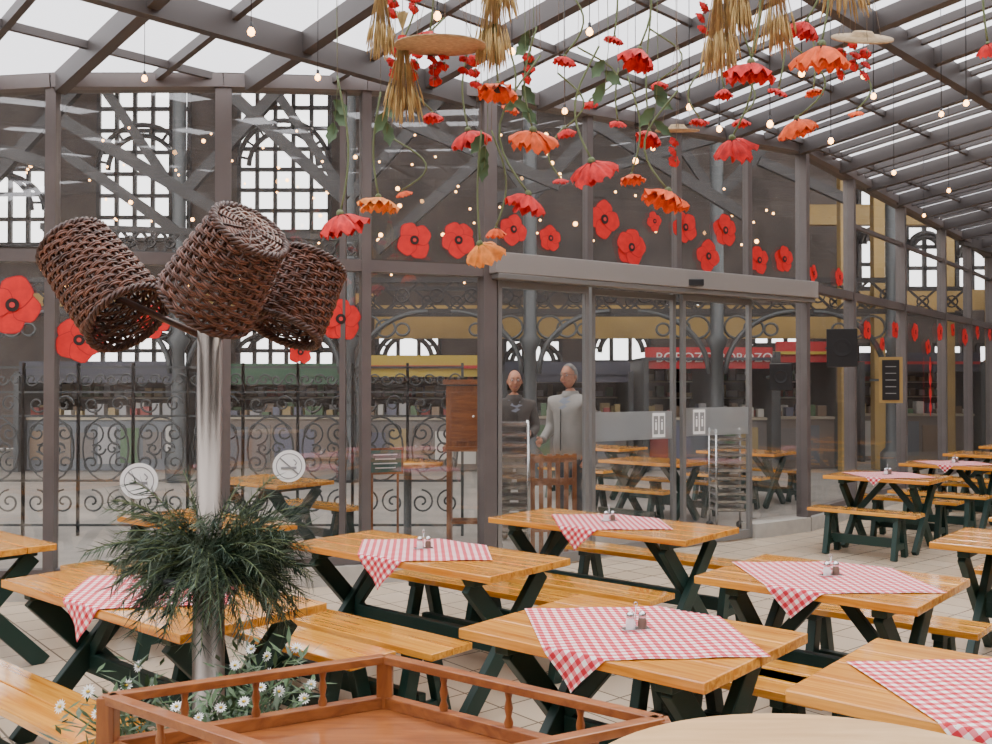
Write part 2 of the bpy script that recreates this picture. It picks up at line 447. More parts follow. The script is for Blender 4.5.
m.lathe([(0,1.0),(.47,1.0),(.48,.993),(.48,.975),(.47,.965),(0,.965)],(0,0,0),M_light,72,smooth=False)
m.lathe([(.05,.965),(.035,.9),(.035,.08),(.06,.04),(.26,.02),(.27,0)],(0,0,0),M_green,24)
m.obj('round_bar_table',(.585,1.595,0))
# ------------------------------------------------------------ post + baskets + greenery
PX,PY=-1.01,3.4
m=MB(); m.lathe([(.16,0),(.16,.015),(.055,.03),(.055,1.0),(.043,1.02),(.043,1.9),(0,1.9)],(0,0,0),M_chrome,28)
m.lathe([(.042,1.0),(.17,1.02),(.175,1.04),(.05,1.04)],(0,0,0),M_iron,24)
m.obj('steel_post',(PX,PY,0))
def basket(name,pc,po,r0,r1):
    pc=Vector(pc);po=Vector(po); ax=(po-pc); L=ax.length; ax.normalize()
    s=ax.cross(Vector((0,1,0)));s.normalize();t=ax.cross(s)
    R=Matrix((s,t,ax)).transposed()
    rb=random.Random(int(r0*9999))
    m=MB(); ns=23; rows=int(L/.0088)
    def rad(z): return (r0+(r1-r0)*(z/L))*(1+.03*math.sin(math.pi*z/L))
    for k in range(ns):
        a=2*math.pi*k/ns
        pts=[R@Vector((rad(z)*math.cos(a),rad(z)*math.sin(a),z)) for z in (0,L*.25,L*.5,L*.75,L)]
        m.tube(pts,.0058,M_wickd,5)
    for i in range(rows):
        z=L*(i+.5)/rows; pts=[]
        ph=rb.uniform(0,6)
        for k in range(ns*4):
            a=2*math.pi*k/(ns*4)
            off=.0075*math.cos(math.pi*(k/4)+math.pi*(i//2))
            pts.append(R@Vector(((rad(z)+off)*math.cos(a),(rad(z)+off)*math.sin(a),z+.0012*math.sin(a*5+ph))))
        m.tube(pts,.0043+rb.uniform(-.0007,.0007),M_wick,5,closed=True)
    for j in range(int(r0/.011)):
        rr=.006+j*.0112; nn=max(8,int(rr*260)); 
        pts=[R@Vector((rr*math.cos(2*math.pi*k/nn),rr*math.sin(2*math.pi*k/nn),.004*math.cos(k*math.pi+j*math.pi))) for k in range(nn)]
        m.tube(pts,.0062,M_wick,5,closed=True)
    for k in range(12):
        a=2*math.pi*k/12; m.tube([R@Vector((.01*math.cos(a),.01*math.sin(a),-.004)),R@Vector((r0*math.cos(a),r0*math.sin(a),-.004))],.004,M_wickd,4)
    for zz,rr in((0,r0),(L,r1)):
        for ph in(0,1,2):
            pts=[]
            for k in range(72):
                a=2*math.pi*k/72; w=a*15+ph*2.1
                pts.append(R@Vector(((rr+.009*math.cos(w))*math.cos(a),(rr+.009*math.cos(w))*math.sin(a),zz+.009*math.sin(w))))
            m.tube(pts,.0065,M_wickd,5,closed=True)
    return m.obj(name,pc)
D=P3
basket('wicker_basket',D(74,248,3.42),D(128,318,3.30),.126,.145)
basket('wicker_basket',D(250,230,3.09),D(206,302,3.22),.125,.162)
basket('wicker_basket',D(312,264,3.52),D(284,330,3.42),.12,.128)
m=MB()
for px,py,d in((100,290,3.36),(230,268,3.16),(300,300,3.48)):
    m.tube([(PX,PY,1.86),D(px,py,d)],.012,M_wickd,6)
m.obj('basket_bracket')
m=MB(); rnd=random.Random(3)
for b_ in range(250):
    a=rnd.uniform(0,2*math.pi); L=rnd.uniform(.22,.42); el=rnd.uniform(-.55,1.3)
    mm=M_needle if rnd.random()<.5 else M_needle2
    d=Vector((math.cos(a),math.sin(a),0)); p=Vector((0,0,1.09))+d*.04
    N=11; pts=[]
    v=(d*math.cos(el)+Z*math.sin(el)*.8).normalized()
    for i in range(N):
        pts.append(p.copy()); p=p+v*L/N; v=(v+Vector((0,0,-.11))).normalized()
    m.tube(pts,[.004*(1-i/N)+.001 for i in range(N)],M_stem,4)
    for i in range(1,N):
        for k in range(7):
            q=pts[i-1].lerp(pts[i],rnd.random())
            vv=(pts[i]-pts[i-1]).normalized()
            o=Vector((rnd.gauss(0,1),rnd.gauss(0,1),rnd.gauss(0,1))); o-=vv*o.dot(vv); o.normalize()
            tip=q+(vv*.8+o*.75).normalized()*rnd.uniform(.04,.085)+Vector((0,0,-.008))
            sd=(tip-q).cross(Vector((rnd.random(),rnd.random(),rnd.random()))).normalized()*.0024
            m.add([q-sd,q+sd,tip],[(0,1,2)],mm)
m.obj('fir_branch_arrangement',(PX,PY,0))
m=MB(); PC=Vector((-.93,2.95,0))
m.lathe([(0,0),(.24,0),(.30,.36),(.33,.36),(.33,.42),(.29,.42),(.27,.38),(0,.38)],PC,M_pot,32)
m.lathe([(.27,.385),(0,.40)],PC,M_soil,32)
def daisy(p,nrm,r):
    nrm=nrm.normalized(); s=nrm.cross(Vector((.2,.9,.3))).normalized(); t=nrm.cross(s)
    for k in range(13):
        a=2*math.pi*k/13; d=s*math.cos(a)+t*math.sin(a); e=nrm.cross(d)
        m.add([p+d*r*.2,p+d*r*.6+e*r*.14,p+d*r+nrm*r*.05,p+d*r*.6-e*r*.14],[(0,1,2,3)],M_daisyw)
    m.sphere(p+nrm*.002,r*.28,M_daisyc,8,(1,1,.6))
tops=[]
for px,py,dd in [(236,664,3.0),(252,648,3.05),(268,655,3.1),(289,672,3.05),(280,690,2.95),(297,647,3.1),(312,683,3.0),(262,686,2.9),(245,700,2.85),(305,697,2.95),(62,705,2.8),(90,690,2.9),(99,712,2.75),(178,705,2.8),(200,716,2.75),(222,706,2.8),(140,665,3.0),(128,684,2.95),(155,690,2.9),(118,700,2.85),(270,672,3.0)]:
    tops.append(D(px,py,dd))
for tp in tops:
    base=PC+Vector((rnd.uniform(-.15,.15),rnd.uniform(-.12,.12),.4)); mid=base.lerp(tp,.5)+Vector((0,0,.06))
    m.tube([base,mid,tp],.0025,M_leaf,4); daisy(tp,Vector((rnd.uniform(-.7,.7),-1,rnd.uniform(.2,1.6))),rnd.uniform(.017,.024))
for i in range(1300):
    tp=rnd.choice(tops); base=PC+Vector((rnd.uniform(-.2,.2),rnd.uniform(-.15,.15),.39))
    q=base.lerp(tp,rnd.uniform(.3,.97))+Vector((rnd.gauss(0,.035),rnd.gauss(0,.03),rnd.gauss(0,.03)))
    d=Vector((rnd.gauss(0,1),rnd.gauss(0,1),rnd.uniform(0,1.2))).normalized()*rnd.uniform(.04,.09); sd=d.cross(Z).normalized()*.008
    m.add([q,q+d*.5+sd,q+d,q+d*.5-sd],[(0,1,2,3)],M_leaf if i%3 else M_needle2)
m.obj('potted_daisy_plant')
# ------------------------------------------------------------ hanging poppies
def petal_flower(m,c,r,mm,tilt,rn,centre=M_pc,droop=.62):
    R=Matrix.Rotation(tilt[0],3,'X')@Matrix.Rotation(tilt[1],3,'Y')
    for layer in range(2):
        npet=5
        for k in range(npet):
            a0=2*math.pi*(k+layer*.5)/npet+rn.uniform(-.1,.1); nr,na=6,10; vs=[]
            ph=rn.uniform(0,6); rl=r*(1-.18*layer)*rn.uniform(.9,1.1); dr=droop*rn.uniform(.7,1.25)
            for i in range(nr+1):
                t=i/nr
                for j in range(na+1):
                    u=j/na-.5; wdt=1.45*(.35+.65*math.sin(t*math.pi*.62))
                    a=a0+u*wdt*1.0
                    rr=rl*t*(1-.28*(2*u)**2*t)*(1+.05*math.sin(u*20+ph)*t)
                    z=-dr*r*t**1.8+.13*r*math.sin(u*18+ph)*t*t - layer*.07*r+.04*r*math.cos(t*9+ph)*t
                    vs.append(Vector(c)+R@Vector((rr*math.cos(a),rr*math.sin(a),z)))
            fs=[(i*(na+1)+j,(i+1)*(na+1)+j,(i+1)*(na+1)+j+1,i*(na+1)+j+1) for i in range(nr) for j in range(na)]
            m.add(vs,fs,mm,True)
    m.sphere(Vector(c)+R@Vector((0,0,-.16*r)),r*.22,centre,10)
    m.sphere(Vector(c)+R@Vector((0,0,.04*r)),r*.16,M_stem,8)
def leaf(m,p,d,L,w):
    d=d.normalized(); s=d.cross(Vector((0,1,0)))
    if s.length<.1: s=Vector((1,0,0))
    s.normalize(); N=6; vs=[];
    for i in range(N+1):
        t=i/N; ww=w*math.sin(math.pi*min(1,t*.95+.05))*(1+.3*math.sin(t*20))
        c=p+d*L*t+Vector((0,.02*math.sin(t*3),-.06*t*t*L*4))
        vs+= [c-s*ww,c+Vector((0,.01,0)),c+s*ww]
    fs=[]
    for i in range(N): fs+=[(i*3,i*3+1,i*3+4,i*3+3),(i*3+1,i*3+2,i*3+5,i*3+4)]
    m.add(vs,fs,M_leaf,True)
pop=[(340,214,48,0,4.9),(378,197,38,2,5.1),(480,244,40,2,5.0),(528,194,42,0,4.8),(592,161,46,0,4.8),(668,191,46,1,4.9),
(533,130,46,1,5.0),(498,84,40,1,4.7),(468,130,40,0,5.3),(640,48,36,0,4.8),(752,62,50,0,4.6),(823,44,54,1,4.6),(733,138,42,0,5.0),
(798,118,36,1,5.2),(565,55,22,0,5.0),(566,128,18,0,5.3),(632,174,24,1,5.4),(650,131,26,0,5.5),(808,20,34,0,5.0),(402,191,16,1,5.5),
(590,100,16,0,5.5),(700,118,18,0,5.6),(725,88,18,0,5.4),(742,118,18,0,5.8),(618,120,16,0,5.6),(560,178,16,0,5.6),(512,105,18,1,5.3),(858,110,14,1,5.8),
(990,42,22,0,4.8),(815,88,18,1,5.4),(496,228,20,1,5.2),(660,80,18,0,5.6),(432,112,20,0,5.3),
(615,35,20,0,5.4),(780,88,20,0,5.5),(430,30,30,0,4.9),(400,45,20,0,5.2)]
cols=[M_pred,M_por,M_pye]
for i,(px,py,sz,ci,d) in enumerate(pop):
    rn=random.Random(i+50); p=D(px,py,d); r=sz*d/F*.54
    m=MB(); o=Vector((0,0,0)); ce=M_pcy if ci==2 else M_pc
    petal_flower(m,o,r,cols[ci],(rn.uniform(-.1,.5),rn.uniform(-.4,.4)),rn,ce,rn.uniform(.45,.75))
    sl=rn.uniform(.4,.75) if sz>18 else .3
    bx=rn.uniform(-.16,.16); pts=[Vector((bx*math.sin(t*3.6),0,.01+sl*t)) for t in [k/10 for k in range(11)]]
    m.tube(pts,.0055,M_stem,5)
    if sz>38 and i%2:
        leaf(m,pts[7],Vector((rn.choice((-1,1)),0,-.6)),.11,.024)
    top=pts[-1]; zc=rz(p.x,p.y)-p.z
    m.tube([top,Vector((top.x*.5,0,zc))],.0016,M_string,3)
    m.obj('hanging_poppy',p)
for i,(px,py) in enumerate([(333,110),(386,110),(484,145),(530,40),(605,70),(655,95),(522,95)]):
    m=MB(); rn=random.Random(i+9); p=D(px,py,5.0)
    for k in range(3): leaf(m,Vector((0,0,.06*k-.06)),Vector((rn.uniform(-1,1),rn.uniform(-.4,.2),-rn.uniform(.3,1))),.11,.03)
    m.tube([(0,0,-.12),(.02,0,.12),(0,0,rz(p.x,p.y)-p.z)],.002,M_stem,4)
    m.obj('hanging_leaf_sprig',p)
for i,(px,py,ln,w) in enumerate([(402,125,.42,.11),(492,72,.5,.10),(722,80,.55,.11),(776,56,.5,.12),(845,18,.4,.14),(380,60,.4,.08),(500,20,.4,.1),(740,40,.5,.08)]):
    m=MB(); rn=random.Random(i+80); d=4.7; p=D(px,py,d)
    for k in range(80):
        a=rn.uniform(0,6.28); rr=w*math.sqrt(rn.random())
        tip=Vector((rr*math.cos(a),rr*math.sin(a)*.6,rn.uniform(0,.12))); neck=Vector((tip.x*.15,tip.y*.15,ln)); top=Vector((-tip.x*.3,-tip.y*.3,ln+.14))
        m.tube([tip.lerp(neck,.28),neck,top],.0016,M_wheat,3)
        m.tube([tip,tip.lerp(neck,.1),tip.lerp(neck,.2),tip.lerp(neck,.3)],[.0008,.004,.0042,.0012],M_wheat,5)
    m.lathe([(w*.2,ln-.02),(w*.24,ln),(w*.2,ln+.02)],(0,0,0),M_pred,12)
    m.tube([(0,0,ln+.1),(0,0,rz(p.x,p.y)-p.z)],.002,M_string,3)
    m.obj('wheat_bundle',p)
for i,(px,py,w,d,tx) in enumerate([(440,43,92,4.6,.12),(864,36,60,4.7,.5),(678,129,44,5.2,.2)]):
    m=MB(); p=D(px,py,d); r=w*d/F/2; R=Matrix.Rotation(tx,3,'X')
    m.lathe([(0,.03),(r*.3,.028),(r*.40,.012),(r*.5,.006),(r,0),(r*1.0,-.008),(r*.4,0),(0,.0)],(0,0,0),M_hat,40,R)
    for k in range(3):
        a=2*math.pi*k/3+.4; m.tube([R@Vector((r*.8*math.cos(a),r*.8*math.sin(a),.0)),(0,0,.5),(0,0,rz(p.x,p.y)-p.z)],.0016,M_string,3)
    m.obj('straw_hat',p)
for i,(px,py,d) in enumerate([(395,70,4.8),(417,72,4.8),(433,78,4.8),(445,62,4.8),(466,66,4.8),(845,72,4.8),(857,62,4.9),(869,72,4.9),(677,160,5.1),(476,80,4.9),(706,25,4.8),(395,10,4.8),(415,4,4.8),(530,75,5)]):
    m=MB(); p=D(px,py,d); rn=random.Random(i)
    for k in range(3): petal_flower(m,Vector((rn.uniform(-.01,.01),0,k*.055)),.034,M_pred,(.5+rn.random(),rn.random()),rn)
    m.tube([(0,0,-.05),(0,0,rz(p.x,p.y)-p.z)],.0015,M_string,3)
    m.obj('felt_flower_string',p)
m=MB()
for px,py,d in [(437,14,5),(317,76,6.5),(590,30,5.5),(771,123,6),(832,140,7),(803,72,6),(875,95,7),(968,102,7),(143,77,6.8),(690,106,6.5),(943,113,8),(720,128,7),(895,172,9),(950,190,10),(512,50,6),(865,75,8),(636,160,7),(250,30,5),(925,215,12),(565,110,7)]:
    p=D(px,py,d); zc=rz(p.x,p.y)
    m.lathe([(0,-.026),(.017,-.016),(.021,0),(.011,.02),(0,.025)],p,M_bulb,10)
    m.lathe([(.009,.018),(.010,.05),(0,.055)],p,M_blackp,8)
    m.tube([(p.x,p.y,p.z+.05),(p.x,p.y,zc)],.003,M_blackp,4)
m.obj('string_lights')
# ------------------------------------------------------------ window stickers
def wallhit(px,py,off=.03):
    r=(px-496)/F
    for a,b in zip(W,W[1:]):
        d=b-a; t=(r*a.y-a.x)/(d.x-r*d.y)
        if 0<=t<=1:
            p=a+d*t; tg=d.normalized(); nn=Vector((tg.y,-tg.x)); p=p+nn*off
            return Vector((p.x,p.y,HC-(py-HY)*p.y/F)),Vector((tg.x,tg.y,0)),Vector((nn.x,nn.y,0))
def sticker(px,py,sz,seed):
    p,t,nn=wallhit(px,py); rn=random.Random(seed); r=sz*p.y/F/2; m=MB()
    asp=min(1.25,1/max(.45,abs(t.x)*1.0+abs(t.y)*.25))
    np_=4+seed%2; ph=rn.uniform(0,6.28)
    for k in range(np_):
        a0=ph+2*math.pi*k/np_; N=20; c=(math.cos(a0)*r*.48,math.sin(a0)*r*.48); rr=r*rn.uniform(.50,.60)
        for sc,mm,e in((1.0,M_dec2,0),(.94,M_dec,.001)):
            vs=[]
            for j in range(N):
                a=2*math.pi*j/N; q=rr*sc*(1+.05*math.sin(5*a+k))
                vs.append(t*(c[0]+q*math.cos(a))*asp+Z*(c[1]+q*math.sin(a))+nn*(e+k*.0025))
            m.add(vs,[tuple(range(N))],mm)
    for rr,mm,e in((.24,M_pc,.016),(.10,M_redp,.019)):
        vs=[nn*e]+[nn*e+(t*math.cos(2*math.pi*k/24)+Z*math.sin(2*math.pi*k/24))*r*rr for k in range(24)]
        m.add(vs,[(0,k+1,(k+1)%24+1) for k in range(24)],mm)
    m.obj('poppy_window_sticker',p)
st=[(413,240,38),(457,240,36),(511,229,32),(548,238,26),(602,219,40),(629,247,36),(652,221,20),(683,227,32),(706,256,32),(723,230,32),(757,260,28),(782,259,26),(811,273,18),(837,277,18),
(865,330,20),(880,344,14),(893,330,18),(913,332,18),(926,347,16),(938,332,18),(951,330,14),(963,337,18),(976,332,16),(988,334,14),
(14,305,56),(80,340,46),(154,322,34),(340,319,42),(300,352,26)]
for i,s in enumerate(st): sticker(s[0],s[1],s[2],i)
p,t,nn=wallhit(927,385,.05); m=MB()
for k in range(4):
    vs=[(t*.07*math.cos(2*math.pi*j/12)+Z*(.09*math.sin(2*math.pi*j/12)-.22*k+.3)) for j in range(12)]
    m.add(vs,[tuple(range(12))],M_dec)
m.beam(Z*.45,Z*-.5,.01,.01,M_dec); m.obj('red_paper_garland',p)
for (px,py,sz) in((140,481,36),(289,466,32)):
    p,t,nn=wallhit(px,py); r=sz*p.y/F/2; m=MB()
    def disc(rr,mm,e,r0=0):
        N=40
        if r0: 
            vs=[nn*e+(t*math.cos(2*math.pi*k/N)+Z*math.sin(2*math.pi*k/N))*rr*q for q in(1,r0) for k in range(N)]
            m.add(vs,[(k,(k+1)%N,N+(k+1)%N,N+k) for k in range(N)],mm)
        else: m.add([nn*e+(t*math.cos(2*math.pi*k/N)+Z*math.sin(2*math.pi*k/N))*rr for k in range(N)],[tuple(range(N))],mm)
    disc(r,M_white,0); disc(r*.80,M_grey,.002,.93)
    m.beam(nn*.004+t*-.5*r+Z*-.12*r,nn*.004+t*.45*r+Z*-.12*r,.002,r*.16,M_grey)
    m.beam(nn*.006+t*-.55*r+Z*.5*r,nn*.006+t*.55*r-Z*.5*r,.002,r*.09,M_grey)
    m.tube([nn*.005+t*r*(.35+.1*math.sin(q))+Z*r*(.05+q*.09) for q in range(5)],r*.04,M_grey,4)
    m.obj('no_smoking_sign',p)
def facing(p):
    yaw=Vector((p.x,p.y,0)).normalized(); return -yaw,Vector((yaw.y,-yaw.x,0)),Matrix((Vector((yaw.y,-yaw.x,0)),yaw,Z)).transposed()
for (px,py,w,h) in((824,348,29,38),(765,377,22,27)):
    p,t,nn=wallhit(px,py,.22); s=p.y/F; m=MB()
    n2,t2,R=facing(p)
    m.box((0,0,0),(w*s*1.0,.16,h*s),M_blackp,R)
    m.lathe([(w*s*.3,0),(w*s*.32,.01),(w*s*.1,-.01),(0,-.012)],n2*.082,M_blackp,20,Matrix((t2,Z,n2)).transposed())
    m.beam(-nn*.04,-nn*.2,.03,.03,M_iron)
    m.obj('wall_speaker',p,bevel=.008)
p,t,nn=wallhit(868,380,.30); s=p.y/F; n2,t2,R=facing(p); m=MB()
m.box((0,0,0),(22*s,.03,46*s),M_yel,R); m.box(n2*.02,(16*s,.01,40*s),M_blackp,R)
for k in range(5): m.box(n2*.027+Z*(.18-k*.09),(10*s,.002,.012),M_grey,R)
m.beam(-nn*.02,-nn*.28,.03,.03,M_iron)
m.obj('framed_chalkboard',p)
# ------------------------------------------------------------ outside hall
YB=26.0
def X(px,d=YB): return (px-496)*d/F
def Zz(py,d=YB): return HC-(py-HY)*d/F
ops=[(X(-60),X(48),Zz(245),Zz(170)),(X(100),X(190),Zz(240),Zz(88)),(X(240),X(330),Zz(232),Zz(88)),
(X(88),X(190),Zz(372),Zz(330)),(X(240),X(335),Zz(372),Zz(330)),(X(378),X(440),Zz(385),Zz(330)),(X(505),X(560),Zz(385),Zz(340)),
(X(592),X(648),Zz(388),Zz(310)),(X(664),X(700),Zz(330),Zz(303)),(X(752),X(800),Zz(345),Zz(308)),
(X(858),X(890),Zz(290),Zz(190)),(X(905),X(940),Zz(290),Zz(205)),(X(955),X(985),Zz(295),Zz(215)),(X(1000),X(1040),Zz(300),Zz(200)),
(X(855),X(895),Zz(400),Zz(345)),(X(930),X(960),Zz(400),Zz(345)),(X(975),X(1010),Zz(400),Zz(345))]
xs=sorted(set([-30,34]+[v for o in ops for v in o[:2]])); zs=sorted(set([0,10.4]+[v for o in ops for v in o[2:]]))
m=MB()
for a,b in zip(xs,xs[1:]):
    for c,d in zip(zs,zs[1:]):
        cx,cz=(a+b)/2,(c+d)/2
        if any(o[0]<cx<o[1] and o[2]<cz<o[3] for o in ops): continue
        m.add([(a,YB,c),(b,YB,c),(b,YB,d),(a,YB,d)],[(0,1,2,3)],M_brown)
m.add([(-30,8,0),(-30,26,0),(-30,26,10.4),(-30,8,10.4)],[(0,1,2,3)],M_brown)
m.obj('wall_hall')
m=MB(); m.box((-12,20,10.5),(36,12.5,.15),M_brown); m.box((9.1,22,10.5),(6,8,.15),M_brown)
for k in range(14): m.beam((-28+k*2.6,13.8,10.3),(-28+k*2.6,26,10.3),.15,.3,M_truss)
m.obj('hall_roof')
m=MB()
for o in ops:
    w=o[1]-o[0];h=o[3]-o[2]; nx=max(2,int(w/.42)); nz=max(2,int(h/.55)); y=YB-.15
    for i in range(nx+1): m.beam((o[0]+w*i/nx,y,o[2]),(o[0]+w*i/nx,y,o[3]),.10,.10,M_truss)
    for i in range(nz+1): m.beam((o[0],y,o[2]+h*i/nz),(o[1],y,o[2]+h*i/nz),.10,.10,M_truss)
    cx=(o[0]+o[1])/2
    for rr in(.5,.38):
        m.tube([(cx+w*rr*math.cos(a),y-.1,o[2]+h*.45+min(h*.5,w*rr)*math.sin(a)) for a in [math.pi*k/16 for k in range(17)]],.07,M_truss,5)
    for k in range(8):
        a=math.pi*(k+.5)/8; m.beam((cx+w*.38*math.cos(a),y-.1,o[2]+h*.45+min(h*.5,w*.38)*math.sin(a)),(cx+w*.5*math.cos(a),y-.1,o[2]+h*.45+min(h*.5,w*.5)*math.sin(a)),.06,.06,M_truss)
m.obj('hall_window_tracery')
m=MB()
def lattice(a,b,h,n,y,mm=M_truss,w=.07):
    (x0,z0),(x1,z1)=a,b
    m.beam((x0,y,z0),(x1,y,z1),w,w*1.3,mm); m.beam((x0,y,z0+h),(x1,y,z1+h),w,w*1.3,mm)
    for i in range(n):
        s=i/n;e=(i+1)/n
        ax,az=x0+(x1-x0)*s,z0+(z1-z0)*s; bx,bz=x0+(x1-x0)*e,z0+(z1-z0)*e
        m.beam((ax,y,az),(bx,y,bz+h),w*.5,w*.6,mm); m.beam((ax,y,az+h),(bx,y,bz),w*.5,w*.6,mm)
        m.tube([((ax+bx)/2+h*.22*math.cos(q*math.pi/6),y-.03,(az+bz)/2+h/2+h*.22*math.sin(q*math.pi/6)) for q in range(12)],.018,mm,4,closed=True)
yt=17.0
lattice((-16,3.0),(7.2,3.0),.55,38,17.0); lattice((-16,3.2),(10,3.2),.55,42,20.5)
for cx in(-12.5,-9.2,-5.6,-2.6,.6,3.9,7.0):
    m.lathe([(.22,0),(.22,.5),(.13,.6),(.11,2.3),(.2,2.5),(.12,2.6),(.12,8)],(cx,yt,0),M_iron,12)
    for s in(-1,1):
        if cx==7.0 and s>0: continue
        m.tube([(cx+s*(.15+1.25*(1-math.cos(a))),yt,1.9+1.1*math.sin(a)) for a in [math.pi/2*k/10 for k in range(11)]],.05,M_iron,5)
        for k in range(3):
            rr=.22-.05*k; m.tube([(cx+s*(.35+.3*k)+rr*math.cos(a),yt,2.72-.02*k+rr*math.sin(a)*.9) for a in [6.283*j/14 for j in range(14)]],.025,M_iron,4,closed=True)
    if cx<6: m.beam((cx,yt,5.0),(cx+3.2,yt,8.5),.14,.2,M_truss)
    m.beam((cx,yt,5.0),(cx-2.4,yt,8.5),.1,.16,M_truss)
for (a,b,d) in [((62,120),(216,210),13),((60,150),(210,255),15),((232,95),(345,200),13),((376,110),(560,185),14),((490,200),(740,130),15),((376,250),(490,150),14),((0,150),(50,165),13),((590,120),(745,215),14),((760,160),(850,200),16)]:
    m.beam(D(a[0],a[1],d),D(b[0],b[1],d),.10,.16,M_truss)
lattice((X(40,14),Zz(250,14)),(X(360,14),Zz(262,14)),.35,16,14)
m.obj('hall_iron_truss')
m=MB()
m.beam((X(375,22),22,Zz(322,22)),(X(860,22),22,Zz(322,22)),.2,.75,M_yel)
m.beam((X(-50,23),23,Zz(300,23)),(X(375,23),23,Zz(300,23)),.2,.3,M_yel)
for px,d in((845,19),(878,19.5),(900,20.5),(948,21.5),(992,23)): m.beam((X(px,d),d,0),(X(px,d),d,8),.22,.22,M_yel)
m.beam((X(800,24),24,Zz(300,24)),(X(1005,24),24,Zz(300,24)),.25,.5,M_yel)
m.beam((X(800,24),24,Zz(215,24)),(X(1005,24),24,Zz(215,24)),.25,.5,M_yel)
m.obj('hall_gallery_beams')
M_sred=mat('sign_red',(.40,.02,.025),.5); M_sblue=mat('sign_dark',(.04,.042,.06),.5); M_sgr=mat('sign_green',(.03,.09,.045),.5); M_sye=mat('sign_yellow',(.42,.30,.04),.5)
M_txt=mat('sign_text',(.75,.72,.68),.5)
goods=[mat('goods_%d'%i,c,.6) for i,c in enumerate([(.25,.05,.045),(.30,.22,.10),(.08,.14,.07),(.30,.29,.29),(.12,.12,.16),(.22,.15,.10),(.50,.47,.42)])]
cbase=[mat('counter_%d'%i,c,.6) for i,c in enumerate([(.16,.14,.13),(.18,.14,.115),(.13,.14,.155)])]
rn=random.Random(5)
def stall(name,pa,pb,d,yt_,sign,awn,h=2.2):
    m=MB(); x0,x1=X(pa,d),X(pb,d); zt=Zz(yt_,d)
    m.box(((x0+x1)/2,d+.6,.5),(x1-x0,.8,1.0),rn.choice(cbase)); m.box(((x0+x1)/2,d+.6,1.03),(x1-x0+.05,.9,.05),M_cream)
    m.box(((x0+x1)/2,d+2.0,zt/2),(x1-x0,.1,zt),M_brown)
    for k in range(int((x1-x0)/.45)): m.box((x0+.3+k*.45,d+.18,.5),(.36,.03,rn.uniform(.5,.8)),rn.choice(goods+cbase))
    for x in(x0,x1): m.box((x,d+.9,zt/2),(.1,2.1,zt),M_iron)
    m.box(((x0+x1)/2,d+1,zt-.02),(x1-x0+.1,2.2,.06),awn)
    m.box(((x0+x1)/2,d,zt+.0),(x1-x0,.08,.42),sign)
    for k in range(int((x1-x0)/.22)):
        x=x0+.15+k*.22
        for lv,yy in((1.06,.4),(1.06,.75),(1.45,1.8),(1.8,1.8)):
            hh=rn.uniform(.08,.28); m.box((x,d+yy,lv+hh/2),(rn.uniform(.1,.2),.2,hh),rn.choice(goods))
    for lv in(1.42,1.77): m.box(((x0+x1)/2,d+1.8,lv),(x1-x0,.35,.03),M_cream)
    m.obj(name)
    return (x0+x1)/2,d-.05,zt
stall('market_stall',20,180,19,372,M_sblue,M_sblue)
stall('market_stall',200,350,19.5,374,M_sgr,M_sgr)
stall('market_stall',360,480,19,366,M_sye,M_sred)
stall('market_stall',505,630,19.8,372,M_sblue,M_sblue)
s1=stall('market_stall',645,712,19,358,M_sred,M_sblue)
s2=stall('market_stall',713,772,19,358,M_sred,M_sblue)
stall('market_stall',776,840,19.5,352,M_sred,M_sye)
stall('market_stall',860,980,21.5,362,M_sblue,M_sred)
def text(name,body,loc,size,m_,rz_=0,par=None):
    c=bpy.data.curves.new(name,'FONT'); c.body=body; c.size=size; c.extrude=.006; c.align_x='CENTER'; c.align_y='CENTER'; c.materials.append(m_)
    o=bpy.data.objects.new(name,c); scene.collection.objects.link(o); o.location=loc; o.rotation_euler=(math.pi/2,0,rz_)
    return o
text('shop_sign_lettering','BOROZO',(s1[0]+.12,s1[1],s1[2]),.27,M_txt); text('shop_sign_lettering','BOROZO',(s2[0]+.05,s2[1],s2[2]),.25,M_txt)
m=MB()
def spiral(cx,cz,r,turns,a0,dr,y):
    N=int(14*turns)+4; pts=[]
    for i in range(N+1):
        t=i/N; a=a0+dr*2*math.pi*turns*t; rr=r*(1-.85*t); pts.append((cx+rr*math.cos(a),y,cz+rr*math.sin(a)))
    m.tube(pts,.012,M_iron,4)
def fence(x,xe,fy):
    while x<xe:
        w=.62
        for xx in(x,x+w): m.beam((xx,fy,0),(xx,fy,1.95),.03,.03,M_iron)
        for zz in(.12,.62,1.35,1.62,1.9): m.beam((x,fy,zz),(x+w,fy,zz),.025,.025,M_iron)
        cx=x+w/2
        for s in(-1,1):
            spiral(cx+s*.15,.38,.14,1.5,math.pi/2,s,fy); spiral(cx+s*.15,1.16,.14,1.6,-math.pi/2,-s,fy)
            spiral(cx+s*.16,.82,.13,1.6,math.pi/2,s,fy); spiral(cx+s*.15,1.485,.11,1.2,0,s,fy)
            spiral(cx+s*.22,1.76,.08,1.2,0,s,fy); spiral(cx+s*.07,1.76,.07,1.2,0,-s,fy)
            spiral(cx+s*.08,.98,.08,1.2,0,s,fy)
        m.tube([(cx+.26*math.sin(a),fy,.98+.36*math.cos(a)) for a in [6.283*k/20 for k in range(20)]],.012,M_iron,4,closed=True)
        x+=w
fence(-7.2,-.5,10.9)
m.obj('wrought_iron_fence')
m=MB(); rn=random.Random(12)
for i in range(130):
    px=rn.uniform(20,775); py=rn.uniform(125,300); d=rn.uniform(12.5,16)
    m.sphere(D(px,py,d),.018 if i%4 else .032,M_bulb,6)  # glowing spheres added behind the panes to stand for glimmers reflected in the glass
m.obj('pane_glimmers')
m=MB(); c=P3(465,385,9.9)
